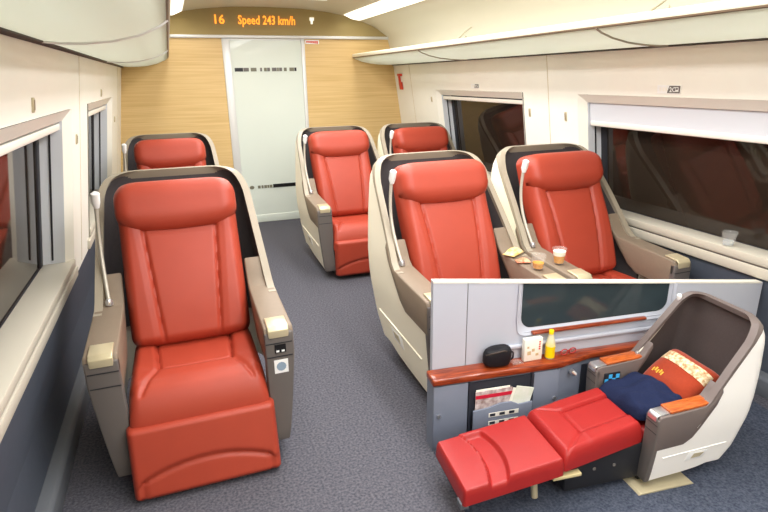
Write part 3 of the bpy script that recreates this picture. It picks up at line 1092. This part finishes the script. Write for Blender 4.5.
# reclined seat
KY = .86
rs = thing('reclined_seat', 'bright red seat reclined flat into a bed with wood topped armrests', 'seat', (1.562, 1.493, .004), math.radians(-96.0), scale=.58)
seat_shell(rs, KY, 'shell_white', 'liner_brown')
seat_arms(rs, KY, wood=True)
reading_lamp(rs, KY, .36, .42)
for ch in rs.children:
    if ch.name.startswith('armrest') and ch.data.vertices[0].co.x < 0:
        cp = box('control_panel', -.2685, -.262, .06, .20, .45, .545, 'gasket', ch, bevel=.004)
        for a, b in ((.068, .48), (.10, .515), (.13, .48), (.162, .512)):
            box('control_button', -.263, -.2605, a, a + .03, b - .017, b + .017, 'control_blue', cp)
MB().prism([(-.06, 0), (-.04, .016), (.36, .016), (.38, 0)], lambda p: (-.30, p[0], p[1]), lambda p: (.37, p[0], p[1])).build('base_plate', 'arm_cap', rs, bevel=.004)
box('pedestal', -.22, .25, .02, .55, .016, .30, 'pedestal', rs, bevel=.006)


def flat(y0, z0, z1, L, xc):
    return lambda a, l, h: (xc + a, y0 + l, z0 + (z1 - z0) * l / L + h)


def crel2(a, l):
    g = 0
    if l > .22:
        g += gro(abs(abs(a) - .12), .010, .014) + (.016 if abs(a) > .12 else 0)
    else:
        g += .012
        g += gro(abs(abs(a) - (.12 + .14 * (.22 - l) / .22)), .010, .010)
    if abs(a) < .13:
        g += gro(l - .22, .011, .014)
    return g


pad('seat_cushion', .258, .66, .125, 'red_bay', rs, lambda a, l, h: (a + .10 * (1 - l / .66), -.645 + l, .305 + .03 * l / .66 + h), r=.045, rl=.05, hf=crel2, corner=.03, nu=80, nv=60)
pad('backrest', .245, .72, .09, 'red_bay', rs, flat(.02, .30, .38, .72, .0), r=.045, corner=.04, nu=20, nv=20)


def lrel2(a, l):
    # l=0 at the foot end; recess between the foot pad and the main plate, curved edges
    c0 = .19 - .05 * (a / .25) ** 2 + .02
    c1 = .36 - .06 * (a / .25) ** 2
    g = 0
    if a > -.215:
        if c0 < l < c1:
            e = min(1, min(l - c0, c1 - l) / .022)
            g -= .035 * e * e * (3 - 2 * e) * min(1, (a + .215) / .02)
    if l < c0:
        g -= .012
    return g


pad('leg_rest', .255, .67, .12, 'red_bay', rs, flat(-1.315, .215, .30, .67, .120), r=.022, rl=.022, hf=lrel2, corner=.02, nu=80, nv=130)
mech = MB()
mech.box(-.16, .265, -.56, .04, .06, .33)
mech.build('mechanism_box', 'pedestal', rs, bevel=.008)
MB().box(.30, .345, -.70, -.50, .24, .262).build('slide_rail', 'bracket', rs, bevel=.003)
MB().tube([(.28, -.80, .25), (.29, -.79, .10)], .022, 10).build('support_leg', 'arm_cap', rs, smooth=50)
box('foot_bracket', .29, .352, -1.325, -1.27, .175, .222, 'skirting', rs, bevel=.004)
for yy in (-.35, -.2):
    MB().tube([(.262, yy, .20), (.270, yy, .20)], .012, 10).build('bolt', 'plate_grey', rs)


def rs_obj(o):
    o.location = rs.location
    o.rotation_euler = rs.rotation_euler
    o.scale = rs.scale
    return o


# pillow with an embroidered band
def pil(a, l, h):
    # across a (-.24..+.24), along l (0..0.34) rising against the shell back
    y = .37 + l * .80
    z = .44 + l * .62 + h * .80
    return (a * .95 - .03, y - h * .45, z)


pw = pad('pillow', .235, .36, .115, 'pillow', None, pil, r=.12, rl=.12, corner=.03, nu=30, nv=26, base=-.03,
         hf=lambda a, l: .008 * math.sin(17 * a + 9 * l) + .005 * math.sin(31 * l - 12 * a))
rs_obj(pw)
tag(pw, 'orange brown pillow with a cream embroidered band on the reclined seat', 'pillow')


def pil_h(a, l, up):
    r_ = .12
    h = .115 * (fall(.235 - abs(a), r_) * fall(min(l, .36 - l), r_)) ** .8
    h += (.008 * math.sin(17 * a + 9 * l) + .005 * math.sin(31 * l - 12 * a)) * fall(.235 - abs(a), r_) * fall(min(l, .36 - l), r_)
    return pil(a, l, h + up)


og = [[pil_h(-.222 + .444 * i / 24, .215 + .085 * k / 6, .004) for k in range(7)] for i in range(25)]
ig = [[pil_h(-.222 + .444 * i / 24, .215 + .085 * k / 6, -.002) for k in range(7)] for i in range(25)]
sheet('embroidered_band', og, ig, 'pillow_band', pw, smooth=70)
for k in range(5):
    a0 = -.16 + .024 * k
    og = [[pil_h(a0 + .013 * i / 3, .09 + .01 * (k % 2) + .03 * j / 3, .0035) for j in range(4)] for i in range(4)]
    ig = [[pil_h(a0 + .013 * i / 3, .09 + .01 * (k % 2) + .03 * j / 3, -.001) for j in range(4)] for i in range(4)]
    sheet('gold_letter', og, ig, 'gold', pw)


# folded navy blanket
def blk(a, l, h):
    z = .435 + .16 * l + h + .03 * math.sin(6 * a + 5 * l)
    return (a - .02 + .10 * l * 0, .0 + l + .10 * a, z)


bl = pad('blanket', .225, .36, .075, 'blanket', None, blk, r=.06, rl=.07, corner=.05, nu=34, nv=34, base=-.02,
         hf=lambda a, l: .014 * math.sin(22 * a + 6 * l) + .010 * math.sin(35 * l + 9 * a) + .008 * math.sin(47 * a - 20 * l))
rs_obj(bl)
tag(bl, 'crumpled navy blue blanket lying on the reclined seat', 'blanket')
